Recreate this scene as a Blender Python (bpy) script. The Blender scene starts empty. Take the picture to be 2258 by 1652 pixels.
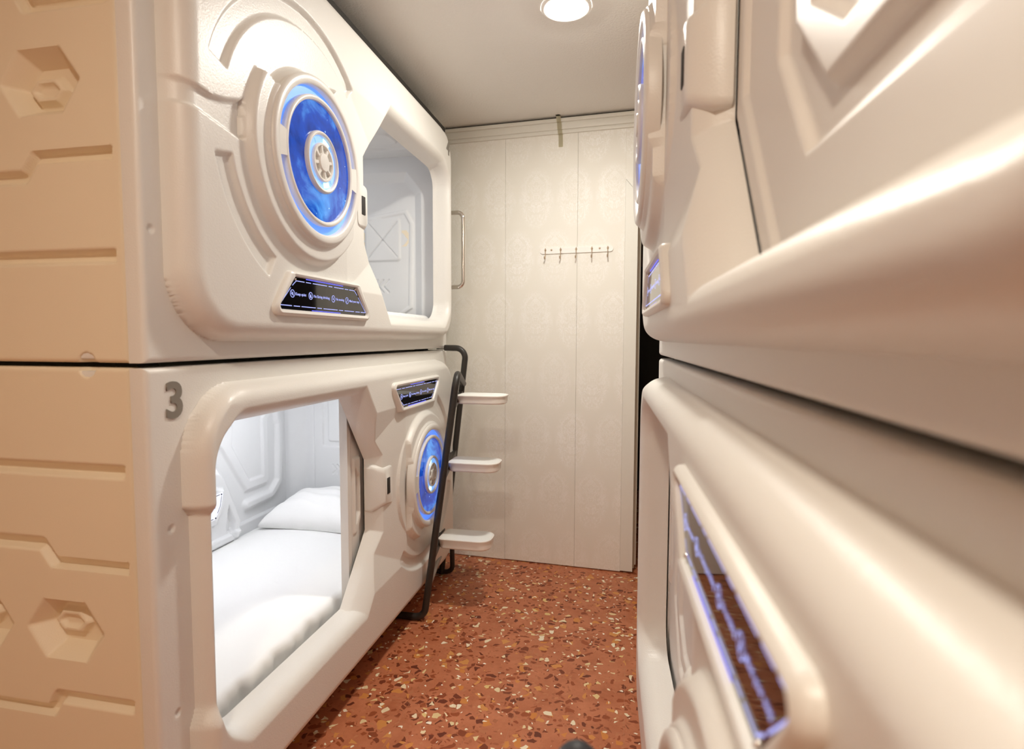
import bpy, bmesh, math
import numpy as np
from math import radians as R_, sin, cos, pi
from mathutils import Vector, Matrix

scene = bpy.context.scene
COL = scene.collection

# ------------------------------------------------------------------ helpers
def link(o, parent=None):
    COL.objects.link(o)
    if parent is not None:
        o.parent = parent
    return o

def tag(o, label=None, cat=None, group=None, kind=None):
    if label: o['label'] = label
    if cat: o['category'] = cat
    if group: o['group'] = group
    if kind: o['kind'] = kind
    return o

def empty(name, loc=(0, 0, 0), rz=0.0, parent=None):
    o = bpy.data.objects.new(name, None)
    o.empty_display_size = .1
    o.location = loc
    o.rotation_euler = (0, 0, rz)
    return link(o, parent)

def shade(me, ang=35):
    me.polygons.foreach_set('use_smooth', np.ones(len(me.polygons), bool))
    me.set_sharp_from_angle(angle=R_(ang))
    me.update()

def mesh_obj(name, verts, faces, mat, parent=None, ang=35):
    me = bpy.data.meshes.new(name)
    me.from_pydata([tuple(v) for v in verts], [], faces)
    me.update()
    if mat: me.materials.append(mat)
    shade(me, ang)
    return link(bpy.data.objects.new(name, me), parent)

def bm_obj(name, bm, mat, parent=None, ang=35):
    bmesh.ops.recalc_face_normals(bm, faces=bm.faces[:])
    me = bpy.data.meshes.new(name)
    bm.to_mesh(me); bm.free()
    if mat: me.materials.append(mat)
    shade(me, ang)
    return link(bpy.data.objects.new(name, me), parent)

def add_box(bm, lo, hi, bev=0.0, seg=2, mat=None):
    lo = Vector(lo); hi = Vector(hi)
    c = (lo + hi) / 2; s = hi - lo
    M = Matrix.Translation(c) @ Matrix.Diagonal((s.x, s.y, s.z, 1))
    if mat is not None: M = mat @ M
    r = bmesh.ops.create_cube(bm, size=1, matrix=M)
    if bev > 0:
        es = list({e for v in r['verts'] for e in v.link_edges})
        bmesh.ops.bevel(bm, geom=es, offset=bev, segments=seg, profile=.5, affect='EDGES')

def box(name, lo, hi, mat, parent=None, bev=0.0, seg=2):
    bm = bmesh.new(); add_box(bm, lo, hi, bev, seg)
    return bm_obj(name, bm, mat, parent)

def fillet(pts, rad, n=8):
    pts = [Vector(p) for p in pts]
    out = [pts[0]]
    for a, b, c in zip(pts, pts[1:], pts[2:]):
        d1 = (a - b); d2 = (c - b)
        l1, l2 = d1.length, d2.length
        d1.normalize(); d2.normalize()
        ang = d1.angle(d2)
        t = min(rad / math.tan(ang / 2), l1 * .48, l2 * .48)
        r = t * math.tan(ang / 2)
        p1, p2 = b + d1 * t, b + d2 * t
        bis = (d1 + d2).normalized()
        cen = b + bis * (r / sin(ang / 2))
        v1, v2 = p1 - cen, p2 - cen
        tot = v1.angle(v2); ax = v1.cross(v2).normalized()
        for i in range(n + 1):
            out.append(cen + Matrix.Rotation(tot * i / n, 3, ax) @ v1)
    out.append(pts[-1])
    return out

def add_tube(bm, path, r, seg=14, caps=True):
    path = [Vector(p) for p in path]
    t = (path[1] - path[0]).normalized()
    up = Vector((0, 0, 1)) if abs(t.z) < .9 else Vector((1, 0, 0))
    nrm = (up - t * up.dot(t)).normalized()
    rings = []
    for i, p in enumerate(path):
        if i == 0: tt = path[1] - path[0]
        elif i == len(path) - 1: tt = path[-1] - path[-2]
        else: tt = (path[i + 1] - p).normalized() + (p - path[i - 1]).normalized()
        tt.normalize()
        nrm = (nrm - tt * nrm.dot(tt)).normalized()
        bn = tt.cross(nrm)
        rings.append([bm.verts.new(p + nrm * (r * cos(2 * pi * k / seg)) + bn * (r * sin(2 * pi * k / seg))) for k in range(seg)])
    for a, b in zip(rings, rings[1:]):
        for k in range(seg):
            bm.faces.new((a[k], a[(k + 1) % seg], b[(k + 1) % seg], b[k]))
    if caps:
        bm.faces.new(rings[0][::-1]); bm.faces.new(rings[-1])

def tube(name, path, r, mat, parent=None, seg=14):
    bm = bmesh.new(); add_tube(bm, path, r, seg)
    return bm_obj(name, bm, mat, parent)

def lathe_y(name, prof, mat, parent=None, seg=72, a0=0.0, a1=360.0, cx=0.0, cz=0.0, closed=False):
    """profile of (radius, outward) turned about the -Y axis at (cx, cz); part arcs get end caps when closed"""
    full = abs(a1 - a0) >= 359.9
    n = seg if full else max(3, int(seg * (a1 - a0) / 360))
    V = []; F = []
    m = len(prof)
    cnt = n if full else n + 1
    for i in range(cnt):
        a = R_(a0 + (a1 - a0) * i / n)
        for (r, d) in prof:
            V.append((cx + r * cos(a), -d, cz + r * sin(a)))
    for i in range(n):
        j = (i + 1) % cnt
        for k in range(m if closed else m - 1):
            k2 = (k + 1) % m
            F.append((i * m + k, j * m + k, j * m + k2, i * m + k2))
    if closed and not full:
        F.append(tuple(range(m))); F.append(tuple(range(n * m + m - 1, n * m - 1, -1)))
    o = mesh_obj(name, V, F, mat, parent, 40)
    bm = bmesh.new(); bm.from_mesh(o.data)
    bmesh.ops.remove_doubles(bm, verts=bm.verts[:], dist=1e-6)
    bmesh.ops.recalc_face_normals(bm, faces=bm.faces[:])
    bm.to_mesh(o.data); bm.free()
    return o

def rpoly(pts, r, n=6):
    """round the corners of a closed 2D polygon"""
    out = []
    N = len(pts)
    for i in range(N):
        a = Vector(pts[i - 1]); b = Vector(pts[i]); c = Vector(pts[(i + 1) % N])
        d1 = (a - b).normalized(); d2 = (c - b).normalized()
        ang = d1.angle(d2); t = r / math.tan(ang / 2)
        p1 = b + d1 * t; p2 = b + d2 * t
        cen = b + (d1 + d2).normalized() * (r / sin(ang / 2))
        a1 = math.atan2(p1.y - cen.y, p1.x - cen.x); a2 = math.atan2(p2.y - cen.y, p2.x - cen.x)
        da = (a2 - a1 + pi) % (2 * pi) - pi
        for k in range(n + 1):
            aa = a1 + da * k / n
            out.append((cen.x + r * cos(aa), cen.y + r * sin(aa)))
    return out

def loft(name, loops, mat, parent=None, cap0=False, cap1=False, ang=35):
    V = [v for l in loops for v in l]; n = len(loops[0]); F = []
    for i in range(len(loops) - 1):
        for k in range(n):
            F.append((i * n + k, i * n + (k + 1) % n, (i + 1) * n + (k + 1) % n, (i + 1) * n + k))
    if cap0: F.append(tuple(range(n - 1, -1, -1)))
    if cap1: F.append(tuple(range((len(loops) - 1) * n, len(loops) * n)))
    bm = bmesh.new()
    vs = [bm.verts.new(v) for v in V]
    for f in F: bm.faces.new([vs[i] for i in f])
    return bm_obj(name, bm, mat, parent, ang)

def txt(name, body, size, mat, parent, loc, ext=.0006, rot=(pi / 2, 0, 0), align='LEFT', width=None, bold=0.0):
    cu = bpy.data.curves.new(name, 'FONT')
    cu.body = body; cu.size = size; cu.extrude = ext; cu.offset = bold
    cu.align_x = align; cu.align_y = 'CENTER'; cu.resolution_u = 4
    tmp = bpy.data.objects.new(name, cu); COL.objects.link(tmp)
    dg = bpy.context.evaluated_depsgraph_get()
    me = bpy.data.meshes.new_from_object(tmp.evaluated_get(dg))
    bpy.data.objects.remove(tmp); bpy.data.curves.remove(cu)
    if width:
        xs = [v.co.x for v in me.vertices]; w = max(xs) - min(xs); x0 = min(xs) if align == 'LEFT' else 0
        for v in me.vertices: v.co.x = (v.co.x - x0) * width / w
    me.materials.clear(); me.materials.append(mat)
    me.name = name
    o = link(bpy.data.objects.new(name, me), parent)
    o.location = loc; o.rotation_euler = rot
    return o

# ---------------------------------------------------------------- materials
def M_(name):
    m = bpy.data.materials.new(name); m.use_nodes = True
    nt = m.node_tree; b = nt.nodes['Principled BSDF']
    return m, nt, b

def N(nt, typ, **kw):
    n = nt.nodes.new(typ)
    for k, v in kw.items(): setattr(n, k, v)
    return n

def setin(n, **kw):
    for k, v in kw.items():
        n.inputs[k.replace('_', ' ')].default_value = v

def plastic(name, col, rough=.38, bump=.12, scale=420, spec=.5, var=.02):
    m, nt, b = M_(name)
    tc = N(nt, 'ShaderNodeTexCoord')
    nz = N(nt, 'ShaderNodeTexNoise'); nz.inputs['Scale'].default_value = scale; nz.inputs['Detail'].default_value = 2
    nt.links.new(tc.outputs['Object'], nz.inputs['Vector'])
    bp = N(nt, 'ShaderNodeBump'); bp.inputs['Strength'].default_value = bump; bp.inputs['Distance'].default_value = .002
    nt.links.new(nz.outputs['Fac'], bp.inputs['Height']); nt.links.new(bp.outputs['Normal'], b.inputs['Normal'])
    n2 = N(nt, 'ShaderNodeTexNoise'); n2.inputs['Scale'].default_value = 3.0; n2.inputs['Detail'].default_value = 4
    nt.links.new(tc.outputs['Object'], n2.inputs['Vector'])
    mx = N(nt, 'ShaderNodeMix', data_type='RGBA')
    mx.inputs['A'].default_value = (*[c * (1 - var) for c in col], 1); mx.inputs['B'].default_value = (*[min(1, c * (1 + var)) for c in col], 1)
    nt.links.new(n2.outputs['Fac'], mx.inputs['Factor']); nt.links.new(mx.outputs['Result'], b.inputs['Base Color'])
    b.inputs['Roughness'].default_value = rough
    b.inputs['Specular IOR Level'].default_value = spec
    return m

def simple(name, col, rough=.5, metal=0.0, noise=.03, nscale=40, spec=.5):
    m, nt, b = M_(name)
    tc = N(nt, 'ShaderNodeTexCoord')
    nz = N(nt, 'ShaderNodeTexNoise'); nz.inputs['Scale'].default_value = nscale
    nt.links.new(tc.outputs['Object'], nz.inputs['Vector'])
    mx = N(nt, 'ShaderNodeMix', data_type='RGBA')
    mx.inputs['A'].default_value = (*[c * (1 - noise) for c in col], 1); mx.inputs['B'].default_value = (*[min(1, c * (1 + noise)) for c in col], 1)
    nt.links.new(nz.outputs['Fac'], mx.inputs['Factor']); nt.links.new(mx.outputs['Result'], b.inputs['Base Color'])
    b.inputs['Roughness'].default_value = rough; b.inputs['Metallic'].default_value = metal
    b.inputs['Specular IOR Level'].default_value = spec
    return m

def emit(name, col, strength, base=(.02, .02, .02), rough=.3):
    m, nt, b = M_(name)
    b.inputs['Base Color'].default_value = (*base, 1)
    b.inputs['Emission Color'].default_value = (*col, 1); b.inputs['Emission Strength'].default_value = strength
    b.inputs['Roughness'].default_value = rough
    return m

SHELL = plastic('pod_plastic', (.78, .762, .722), .36, .22, 230)
ENDM = plastic('pod_end_plastic', (.84, .738, .565), .48, .14)
INNER = plastic('pod_inner_plastic', (.76, .765, .77), .5, .06)
DOORM = plastic('pod_door_plastic', (.76, .73, .685), .4, .10)
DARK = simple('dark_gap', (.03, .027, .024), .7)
DIGIT = simple('digit_grey', (.23, .21, .18), .45, .0)
TUBEM = simple('ladder_black', (.028, .025, .022), .42, 0, .15, 60)
TREADM = plastic('tread_white', (.86, .82, .77), .4, .05)
TREADT = plastic('tread_top', (.90, .91, .88), .5, .15, 250)
STEEL = simple('steel', (.78, .74, .69), .12, 1.0, .02)
BRASSY = simple('hook_bronze', (.55, .42, .30), .3, .8, .05)
GALV = simple('galvanised', (.33, .31, .28), .4, .6, .15)
RUBBER = simple('rubber', (.02, .02, .02), .7)
PLATEW = simple('plate_white', (.93, .92, .89), .25, 0, .01)
GLASSB = simple('sign_glass', (.006, .006, .007), .05, 0, 0, spec=.9)
LEDW = emit('led_white', (.42, .47, 1.0), 1.15)
LEDB = emit('led_blue', (.10, .12, 1.0), 1.6)
BAND = emit('porthole_band', (.055, .23, 1.0), .85, (.22, .40, .85), .3)
GLOW = emit('hub_glow', (.16, .42, 1.0), .9, (.3, .4, .8), .2)
GLOWHOT = emit('hub_glow_hot', (.45, .85, 1.0), 2.4)
LENS = emit('lamp_lens', (1.0, .96, .87), 390)
LENS2 = emit('lamp_lens_warm', (1.0, .78, .54), 620)
LENS3 = emit('lamp_lens_mid', (1.0, .89, .74), 370)
STRIP = emit('pod_strip', (.93, .95, 1.0), 28)
STRIP2 = emit('pod_strip_dim', (.90, .93, 1.0), 14)
SCREENW = emit('control_screen', (.85, .88, 1.0), .25, (.85, .86, .9), .2)
BLUEINK = simple('blue_ink', (.10, .14, .55), .5)
DARKINK = simple('dark_ink', (.03, .03, .06), .5)
TAPE = simple('tape_yellow', (.80, .75, .56), .45)
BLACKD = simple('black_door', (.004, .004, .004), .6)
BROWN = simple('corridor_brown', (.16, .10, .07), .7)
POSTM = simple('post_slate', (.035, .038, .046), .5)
JAMB = simple('jamb_paint', (.80, .79, .73), .45, 0, .015)
JAMBB = simple('jamb_bare', (.50, .43, .35), .6)

def mat_star():
    m, nt, b = M_('star_disc')
    tc = N(nt, 'ShaderNodeTexCoord')
    n1 = N(nt, 'ShaderNodeTexNoise'); setin(n1, Scale=7.0, Detail=6.0, Roughness=.6, Distortion=.6)
    nt.links.new(tc.outputs['Object'], n1.inputs['Vector'])
    cr = N(nt, 'ShaderNodeValToRGB')
    e = cr.color_ramp.elements
    e[0].position = .30; e[0].color = (.002, .012, .11, 1)
    e[1].position = .72; e[1].color = (.10, .36, .82, 1)
    k = e.new(.5); k.color = (.004, .055, .40, 1)
    nt.links.new(n1.outputs['Fac'], cr.inputs['Fac'])
    vo = N(nt, 'ShaderNodeTexVoronoi'); setin(vo, Scale=55.0)
    nt.links.new(tc.outputs['Object'], vo.inputs['Vector'])
    sep = N(nt, 'ShaderNodeSeparateColor'); nt.links.new(vo.outputs['Color'], sep.inputs['Color'])
    thr = N(nt, 'ShaderNodeMath', operation='MULTIPLY'); thr.inputs[1].default_value = .16
    p4 = N(nt, 'ShaderNodeMath', operation='POWER'); p4.inputs[1].default_value = 5
    nt.links.new(sep.outputs['Red'], p4.inputs[0]); nt.links.new(p4.outputs[0], thr.inputs[0])
    lt = N(nt, 'ShaderNodeMath', operation='LESS_THAN')
    nt.links.new(vo.outputs['Distance'], lt.inputs[0]); nt.links.new(thr.outputs[0], lt.inputs[1])
    mx = N(nt, 'ShaderNodeMix', data_type='RGBA'); mx.inputs['B'].default_value = (.45, .75, 1, 1)
    nt.links.new(lt.outputs[0], mx.inputs['Factor']); nt.links.new(cr.outputs['Color'], mx.inputs['A'])
    nt.links.new(mx.outputs['Result'], b.inputs['Emission Color'])
    b.inputs['Emission Strength'].default_value = 1.15
    b.inputs['Base Color'].default_value = (.01, .03, .12, 1); b.inputs['Roughness'].default_value = .08
    return m
STAR = mat_star()
for _m in (LEDW, LEDB, GLOW, GLOWHOT, SCREENW, BAND, STAR):
    _m.cycles.emission_sampling = 'NONE'

def mat_floor():
    m, nt, b = M_('terrazzo')
    tc = N(nt, 'ShaderNodeTexCoord')
    dis = N(nt, 'ShaderNodeTexNoise'); setin(dis, Scale=22.0, Detail=1.5)
    nt.links.new(tc.outputs['Object'], dis.inputs['Vector'])
    add = N(nt, 'ShaderNodeMix', data_type='RGBA', blend_type='LINEAR_LIGHT'); add.inputs['Factor'].default_value = .020
    nt.links.new(tc.outputs['Object'], add.inputs['A']); nt.links.new(dis.outputs['Color'], add.inputs['B'])
    base = N(nt, 'ShaderNodeTexNoise'); setin(base, Scale=9.0, Detail=8.0, Roughness=.7)
    nt.links.new(tc.outputs['Object'], base.inputs['Vector'])
    cr = N(nt, 'ShaderNodeValToRGB'); e = cr.color_ramp.elements
    e[0].position = .3; e[0].color = (.40, .122, .052, 1); e[1].position = .7; e[1].color = (.56, .205, .102, 1)
    nt.links.new(base.outputs['Fac'], cr.inputs['Fac'])
    last = cr.outputs['Color']
    def layer(last, scale, lo, hi, size, col, col2, off):
        mp = N(nt, 'ShaderNodeMapping'); mp.inputs['Location'].default_value = (off, off * 1.7, 0); mp.inputs['Rotation'].default_value = (0, 0, off)
        nt.links.new(add.outputs['Result'], mp.inputs['Vector'])
        ed = N(nt, 'ShaderNodeTexVoronoi', feature='F1', voronoi_dimensions='2D'); setin(ed, Scale=scale, Randomness=1.0)
        nt.links.new(mp.outputs['Vector'], ed.inputs['Vector'])
        e2 = N(nt, 'ShaderNodeTexVoronoi', feature='DISTANCE_TO_EDGE', voronoi_dimensions='2D'); setin(e2, Scale=scale, Randomness=1.0)
        nt.links.new(mp.outputs['Vector'], e2.inputs['Vector'])
        sp = N(nt, 'ShaderNodeSeparateColor'); nt.links.new(ed.outputs['Color'], sp.inputs['Color'])
        g1 = N(nt, 'ShaderNodeMath', operation='GREATER_THAN'); g1.inputs[1].default_value = lo
        g2 = N(nt, 'ShaderNodeMath', operation='LESS_THAN'); g2.inputs[1].default_value = hi
        nt.links.new(sp.outputs['Red'], g1.inputs[0]); nt.links.new(sp.outputs['Red'], g2.inputs[0])
        sz = N(nt, 'ShaderNodeMath', operation='MULTIPLY_ADD'); sz.inputs[1].default_value = size; sz.inputs[2].default_value = .03
        nt.links.new(sp.outputs['Green'], sz.inputs[0])
        dl = N(nt, 'ShaderNodeMath', operation='GREATER_THAN'); nt.links.new(e2.outputs['Distance'], dl.inputs[0]); nt.links.new(sz.outputs[0], dl.inputs[1])
        a = N(nt, 'ShaderNodeMath', operation='MULTIPLY'); nt.links.new(g1.outputs[0], a.inputs[0]); nt.links.new(g2.outputs[0], a.inputs[1])
        c = N(nt, 'ShaderNodeMath', operation='MULTIPLY'); nt.links.new(a.outputs[0], c.inputs[0]); nt.links.new(dl.outputs[0], c.inputs[1])
        cc = N(nt, 'ShaderNodeMix', data_type='RGBA'); cc.inputs['A'].default_value = (*col, 1); cc.inputs['B'].default_value = (*col2, 1)
        nt.links.new(sp.outputs['Blue'], cc.inputs['Factor'])
        mx = N(nt, 'ShaderNodeMix', data_type='RGBA')
        nt.links.new(c.outputs[0], mx.inputs['Factor']); nt.links.new(last, mx.inputs['A']); nt.links.new(cc.outputs['Result'], mx.inputs['B'])
        return mx.outputs['Result']
    last = layer(last, 75, 0, .30, .30, (.30, .068, .024), (.52, .21, .10), .7)
    last = layer(last, 38, 0, .34, .30, (.13, .028, .013), (.33, .080, .026), .3)
    last = layer(last, 34, .0, .12, .32, (.58, .21, .045), (.62, .29, .09), 1.9)
    last = layer(last, 46, .0, .075, .30, (.70, .50, .20), (.84, .76, .58), 3.1)
    last = layer(last, 85, .0, .035, .26, (.84, .70, .48), (.9, .85, .74), 4.4)
    # fine tile joints every 0.4 m
    sx = N(nt, 'ShaderNodeSeparateXYZ'); nt.links.new(tc.outputs['Object'], sx.inputs['Vector'])
    js = []
    for ax, off in (('X', .80), ('Y', .04)):
        ad = N(nt, 'ShaderNodeMath', operation='ADD'); ad.inputs[1].default_value = off + 40
        nt.links.new(sx.outputs[ax], ad.inputs[0])
        dv = N(nt, 'ShaderNodeMath', operation='DIVIDE'); dv.inputs[1].default_value = .4; nt.links.new(ad.outputs[0], dv.inputs[0])
        fr = N(nt, 'ShaderNodeMath', operation='FRACT'); nt.links.new(dv.outputs[0], fr.inputs[0])
        l = N(nt, 'ShaderNodeMath', operation='LESS_THAN'); l.inputs[1].default_value = .005; nt.links.new(fr.outputs[0], l.inputs[0])
        js.append(l)
    mxx = N(nt, 'ShaderNodeMath', operation='MAXIMUM'); nt.links.new(js[0].outputs[0], mxx.inputs[0]); nt.links.new(js[1].outputs[0], mxx.inputs[1])
    jm = N(nt, 'ShaderNodeMix', data_type='RGBA'); jm.inputs['B'].default_value = (.46, .20, .11, 1)
    jf = N(nt, 'ShaderNodeMath', operation='MULTIPLY'); jf.inputs[1].default_value = .55; nt.links.new(mxx.outputs[0], jf.inputs[0])
    nt.links.new(jf.outputs[0], jm.inputs['Factor']); nt.links.new(last, jm.inputs['A'])
    nt.links.new(jm.outputs['Result'], b.inputs['Base Color'])
    b.inputs['Roughness'].default_value = .42; b.inputs['Specular IOR Level'].default_value = .35
    return m
FLOORM = mat_floor()

def mat_wallpaper():
    m, nt, b = M_('damask_wallpaper')
    tc = N(nt, 'ShaderNodeTexCoord')
    sx = N(nt, 'ShaderNodeSeparateXYZ'); nt.links.new(tc.outputs['Object'], sx.inputs['Vector'])
    def math_(op, a, bb=None, c=None):
        n = N(nt, 'ShaderNodeMath', operation=op)
        for i, v in enumerate((a, bb, c)):
            if v is None: continue
            if isinstance(v, (int, float)): n.inputs[i].default_value = v
            else: nt.links.new(v, n.inputs[i])
        return n.outputs[0]
    px, pz = .23, .36
    row = math_('FLOOR', math_('DIVIDE', math_('ADD', sx.outputs['Z'], 30.0), pz))
    sh = math_('MULTIPLY', math_('MODULO', row, 2.0), .5)
    fx = math_('ABSOLUTE', math_('SUBTRACT', math_('FRACT', math_('ADD', math_('DIVIDE', math_('ADD', sx.outputs['X'], 30.0), px), sh)), .5))
    fz = math_('FRACT', math_('DIVIDE', math_('ADD', sx.outputs['Z'], 30.0), pz))
    cb = N(nt, 'ShaderNodeCombineXYZ'); nt.links.new(fx, cb.inputs[0]); nt.links.new(fz, cb.inputs[1])
    nz = N(nt, 'ShaderNodeTexNoise', noise_dimensions='2D'); setin(nz, Scale=11.0, Detail=2.5, Distortion=1.6)
    nt.links.new(cb.outputs[0], nz.inputs['Vector'])
    # oval medallion envelope
    ex = math_('MULTIPLY', fx, 2.3); ez = math_('MULTIPLY', math_('SUBTRACT', fz, .5), 2.15)
    env = math_('SUBTRACT', 1.0, math_('SQRT', math_('ADD', math_('MULTIPLY', ex, ex), math_('MULTIPLY', ez, ez))))
    val = math_('ABSOLUTE', math_('SUBTRACT', nz.outputs['Fac'], .5))
    cr = N(nt, 'ShaderNodeValToRGB'); cr.color_ramp.elements[0].position = .03; cr.color_ramp.elements[1].position = .07
    cr.color_ramp.elements[0].color = (1, 1, 1, 1); cr.color_ramp.elements[1].color = (0, 0, 0, 1)
    nt.links.new(val, cr.inputs['Fac'])
    # fine lattice of the ground
    wv = N(nt, 'ShaderNodeTexChecker'); setin(wv, Scale=170.0)
    nt.links.new(tc.outputs['Object'], wv.inputs['Vector'])
    # blotchy rub-off so the print is patchy
    pt = N(nt, 'ShaderNodeTexNoise'); setin(pt, Scale=2.2, Detail=3.0)
    nt.links.new(tc.outputs['Object'], pt.inputs['Vector'])
    pr = N(nt, 'ShaderNodeMapRange'); setin(pr, From_Min=.35, From_Max=.65, To_Min=.35, To_Max=1.0)
    nt.links.new(pt.outputs['Fac'], pr.inputs['Value'])
    em = N(nt, 'ShaderNodeMapRange'); setin(em, From_Min=-.12, From_Max=.15); nt.links.new(env, em.inputs['Value'])
    ring = N(nt, 'ShaderNodeMapRange'); setin(ring, From_Min=.05, From_Max=.02); nt.links.new(math_('ABSOLUTE', math_('SUBTRACT', env, .16)), ring.inputs['Value'])
    pat = math_('MULTIPLY', cr.outputs['Color'], em.outputs['Result'])
    fac = math_('MULTIPLY', pat, pr.outputs['Result'])
    mx = N(nt, 'ShaderNodeMix', data_type='RGBA'); mx.inputs['A'].default_value = (.86, .84, .775, 1); mx.inputs['B'].default_value = (.95, .94, .91, 1)
    nt.links.new(fac, mx.inputs['Factor'])
    m2 = N(nt, 'ShaderNodeMix', data_type='RGBA', blend_type='MULTIPLY'); m2.inputs['Factor'].default_value = .035
    nt.links.new(mx.outputs['Result'], m2.inputs['A']); nt.links.new(wv.outputs['Color'], m2.inputs['B'])
    nt.links.new(m2.outputs['Result'], b.inputs['Base Color'])
    rr = N(nt, 'ShaderNodeMapRange'); setin(rr, To_Min=.6, To_Max=.38); nt.links.new(fac, rr.inputs['Value'])
    nt.links.new(rr.outputs['Result'], b.inputs['Roughness'])
    return m
PAPER = mat_wallpaper()

def mat_stucco():
    m, nt, b = M_('ceiling_stucco')
    tc = N(nt, 'ShaderNodeTexCoord')
    nz = N(nt, 'ShaderNodeTexNoise'); setin(nz, Scale=95.0, Detail=4.0, Roughness=.6)
    nt.links.new(tc.outputs['Object'], nz.inputs['Vector'])
    bp = N(nt, 'ShaderNodeBump'); setin(bp, Strength=.45, Distance=.006)
    nt.links.new(nz.outputs['Fac'], bp.inputs['Height']); nt.links.new(bp.outputs['Normal'], b.inputs['Normal'])
    b.inputs['Base Color'].default_value = (.83, .81, .77, 1); b.inputs['Roughness'].default_value = .85
    return m
STUCCO = mat_stucco()

def mat_sheet():
    m, nt, b = M_('white_cotton')
    tc = N(nt, 'ShaderNodeTexCoord')
    nz = N(nt, 'ShaderNodeTexNoise'); setin(nz, Scale=14.0, Detail=4.0, Distortion=.8)
    nt.links.new(tc.outputs['Object'], nz.inputs['Vector'])
    bp = N(nt, 'ShaderNodeBump'); setin(bp, Strength=.12, Distance=.01)
    nt.links.new(nz.outputs['Fac'], bp.inputs['Height']); nt.links.new(bp.outputs['Normal'], b.inputs['Normal'])
    b.inputs['Base Color'].default_value = (.90, .895, .88, 1); b.inputs['Roughness'].default_value = .8
    return m
SHEET = mat_sheet()

# ------------------------------------------------------- relief (heightfield)
def ss(t):
    t = np.clip(t, 0, 1); return t * t * (3 - 2 * t)

def rrect(u, w, u0, u1, w0, w1, r):
    cx, cy, hx, hy = (u0 + u1) / 2, (w0 + w1) / 2, (u1 - u0) / 2 - r, (w1 - w0) / 2 - r
    qx, qy = np.abs(u - cx) - hx, np.abs(w - cy) - hy
    return np.hypot(np.maximum(qx, 0), np.maximum(qy, 0)) + np.minimum(np.maximum(qx, qy), 0) - r

def poly(u, w, P):
    """signed distance to a closed polygon (negative inside)"""
    d = np.full(u.shape, 1e9); s = np.ones(u.shape)
    n = len(P)
    for i in range(n):
        ax, ay = P[i]; bx, by = P[i - 1]
        ex, ey = bx - ax, by - ay; wx, wy = u - ax, w - ay
        t = np.clip((wx * ex + wy * ey) / (ex * ex + ey * ey), 0, 1)
        d = np.minimum(d, (wx - ex * t) ** 2 + (wy - ey * t) ** 2)
        c1, c2, c3 = w >= ay, w < by, ex * wy > ey * wx
        s = np.where((c1 & c2 & c3) | (~c1 & ~c2 & ~c3), -s, s)
    return s * np.sqrt(d)

def stroke(u, w, P, hw):
    """distance to an open polyline minus half width"""
    d = np.full(u.shape, 1e9)
    for (ax, ay), (bx, by) in zip(P, P[1:]):
        ex, ey = bx - ax, by - ay; wx, wy = u - ax, w - ay
        t = np.clip((wx * ex + wy * ey) / (ex * ex + ey * ey), 0, 1)
        d = np.minimum(d, np.hypot(wx - ex * t, wy - ey * t))
    return d - hw

def axis(n0, n1, step, fine=.014):
    edge = np.array([0, .0008, .0022, .0042, .007, .0105, .014])
    k = int(round((n1 - n0 - 2 * fine) / step))
    mid = np.linspace(n0 + fine, n1 - fine, k + 1)
    return np.concatenate([n0 + edge[:-1], mid, n1 - edge[:-1][::-1]])

def field(name, us, ws, D, mat, keep=None, move=None, skirt=None, ang=60):
    """relief facing -Y: vertex (u, -D, w); skirt = depth to which the rim returns"""
    nu, nw = len(us), len(ws)
    U, W = np.meshgrid(us, ws)
    if move is not None: U, W = move(U, W)
    co = np.stack([U, -D, W], -1).reshape(-1, 3)
    idx = np.arange(nu * nw).reshape(nw, nu)
    q = np.stack([idx[:-1, :-1], idx[:-1, 1:], idx[1:, 1:], idx[1:, :-1]], -1).reshape(-1, 4)
    if keep is not None: q = q[keep.reshape(-1)]
    if skirt is not None:
        ring = np.concatenate([idx[0, :], idx[1:, -1], idx[-1, -2::-1], idx[-2:0:-1, 0]])
        rc = co[ring].copy(); rc[:, 1] = skirt
        n0 = len(co); co = np.concatenate([co, rc])
        a = np.arange(len(ring)); b2 = np.roll(a, -1)
        q = np.concatenate([q, np.stack([ring[b2], ring[a], n0 + a, n0 + b2], -1)])
    used = np.zeros(len(co), bool); used[q.reshape(-1)] = True
    remap = np.cumsum(used) - 1
    co = co[used]; q = remap[q]
    me = bpy.data.meshes.new(name)
    me.vertices.add(len(co)); me.vertices.foreach_set('co', co.astype(np.float32).reshape(-1))
    me.loops.add(q.size); me.loops.foreach_set('vertex_index', q.astype(np.int32).reshape(-1))
    me.polygons.add(len(q)); me.polygons.foreach_set('loop_start', np.arange(0, q.size, 4, dtype=np.int32))
    me.update(calc_edges=True); me.validate()
    me.materials.append(mat)
    shade(me, ang)
    return me

LP, HP = 2.12, 1.232
CX, CZ = .572, .598

def opening_parts(u, w):
    rr = rrect(u, w, .70, 1.974, .152, .982, .11)
    def half(p, q):   # signed distance to the line p->q, positive on the disc side
        dx, dy = q[0] - p[0], q[1] - p[1]; L = math.hypot(dx, dy)
        return ((u - p[0]) * dy - (w - p[1]) * dx) / L
    l1 = -half((1.212, .158), (1.014, .432))
    l2 = 1.014 - u
    l3 = -half((1.014, .738), (1.228, .972))
    return rr, l1, l2, l3

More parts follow.
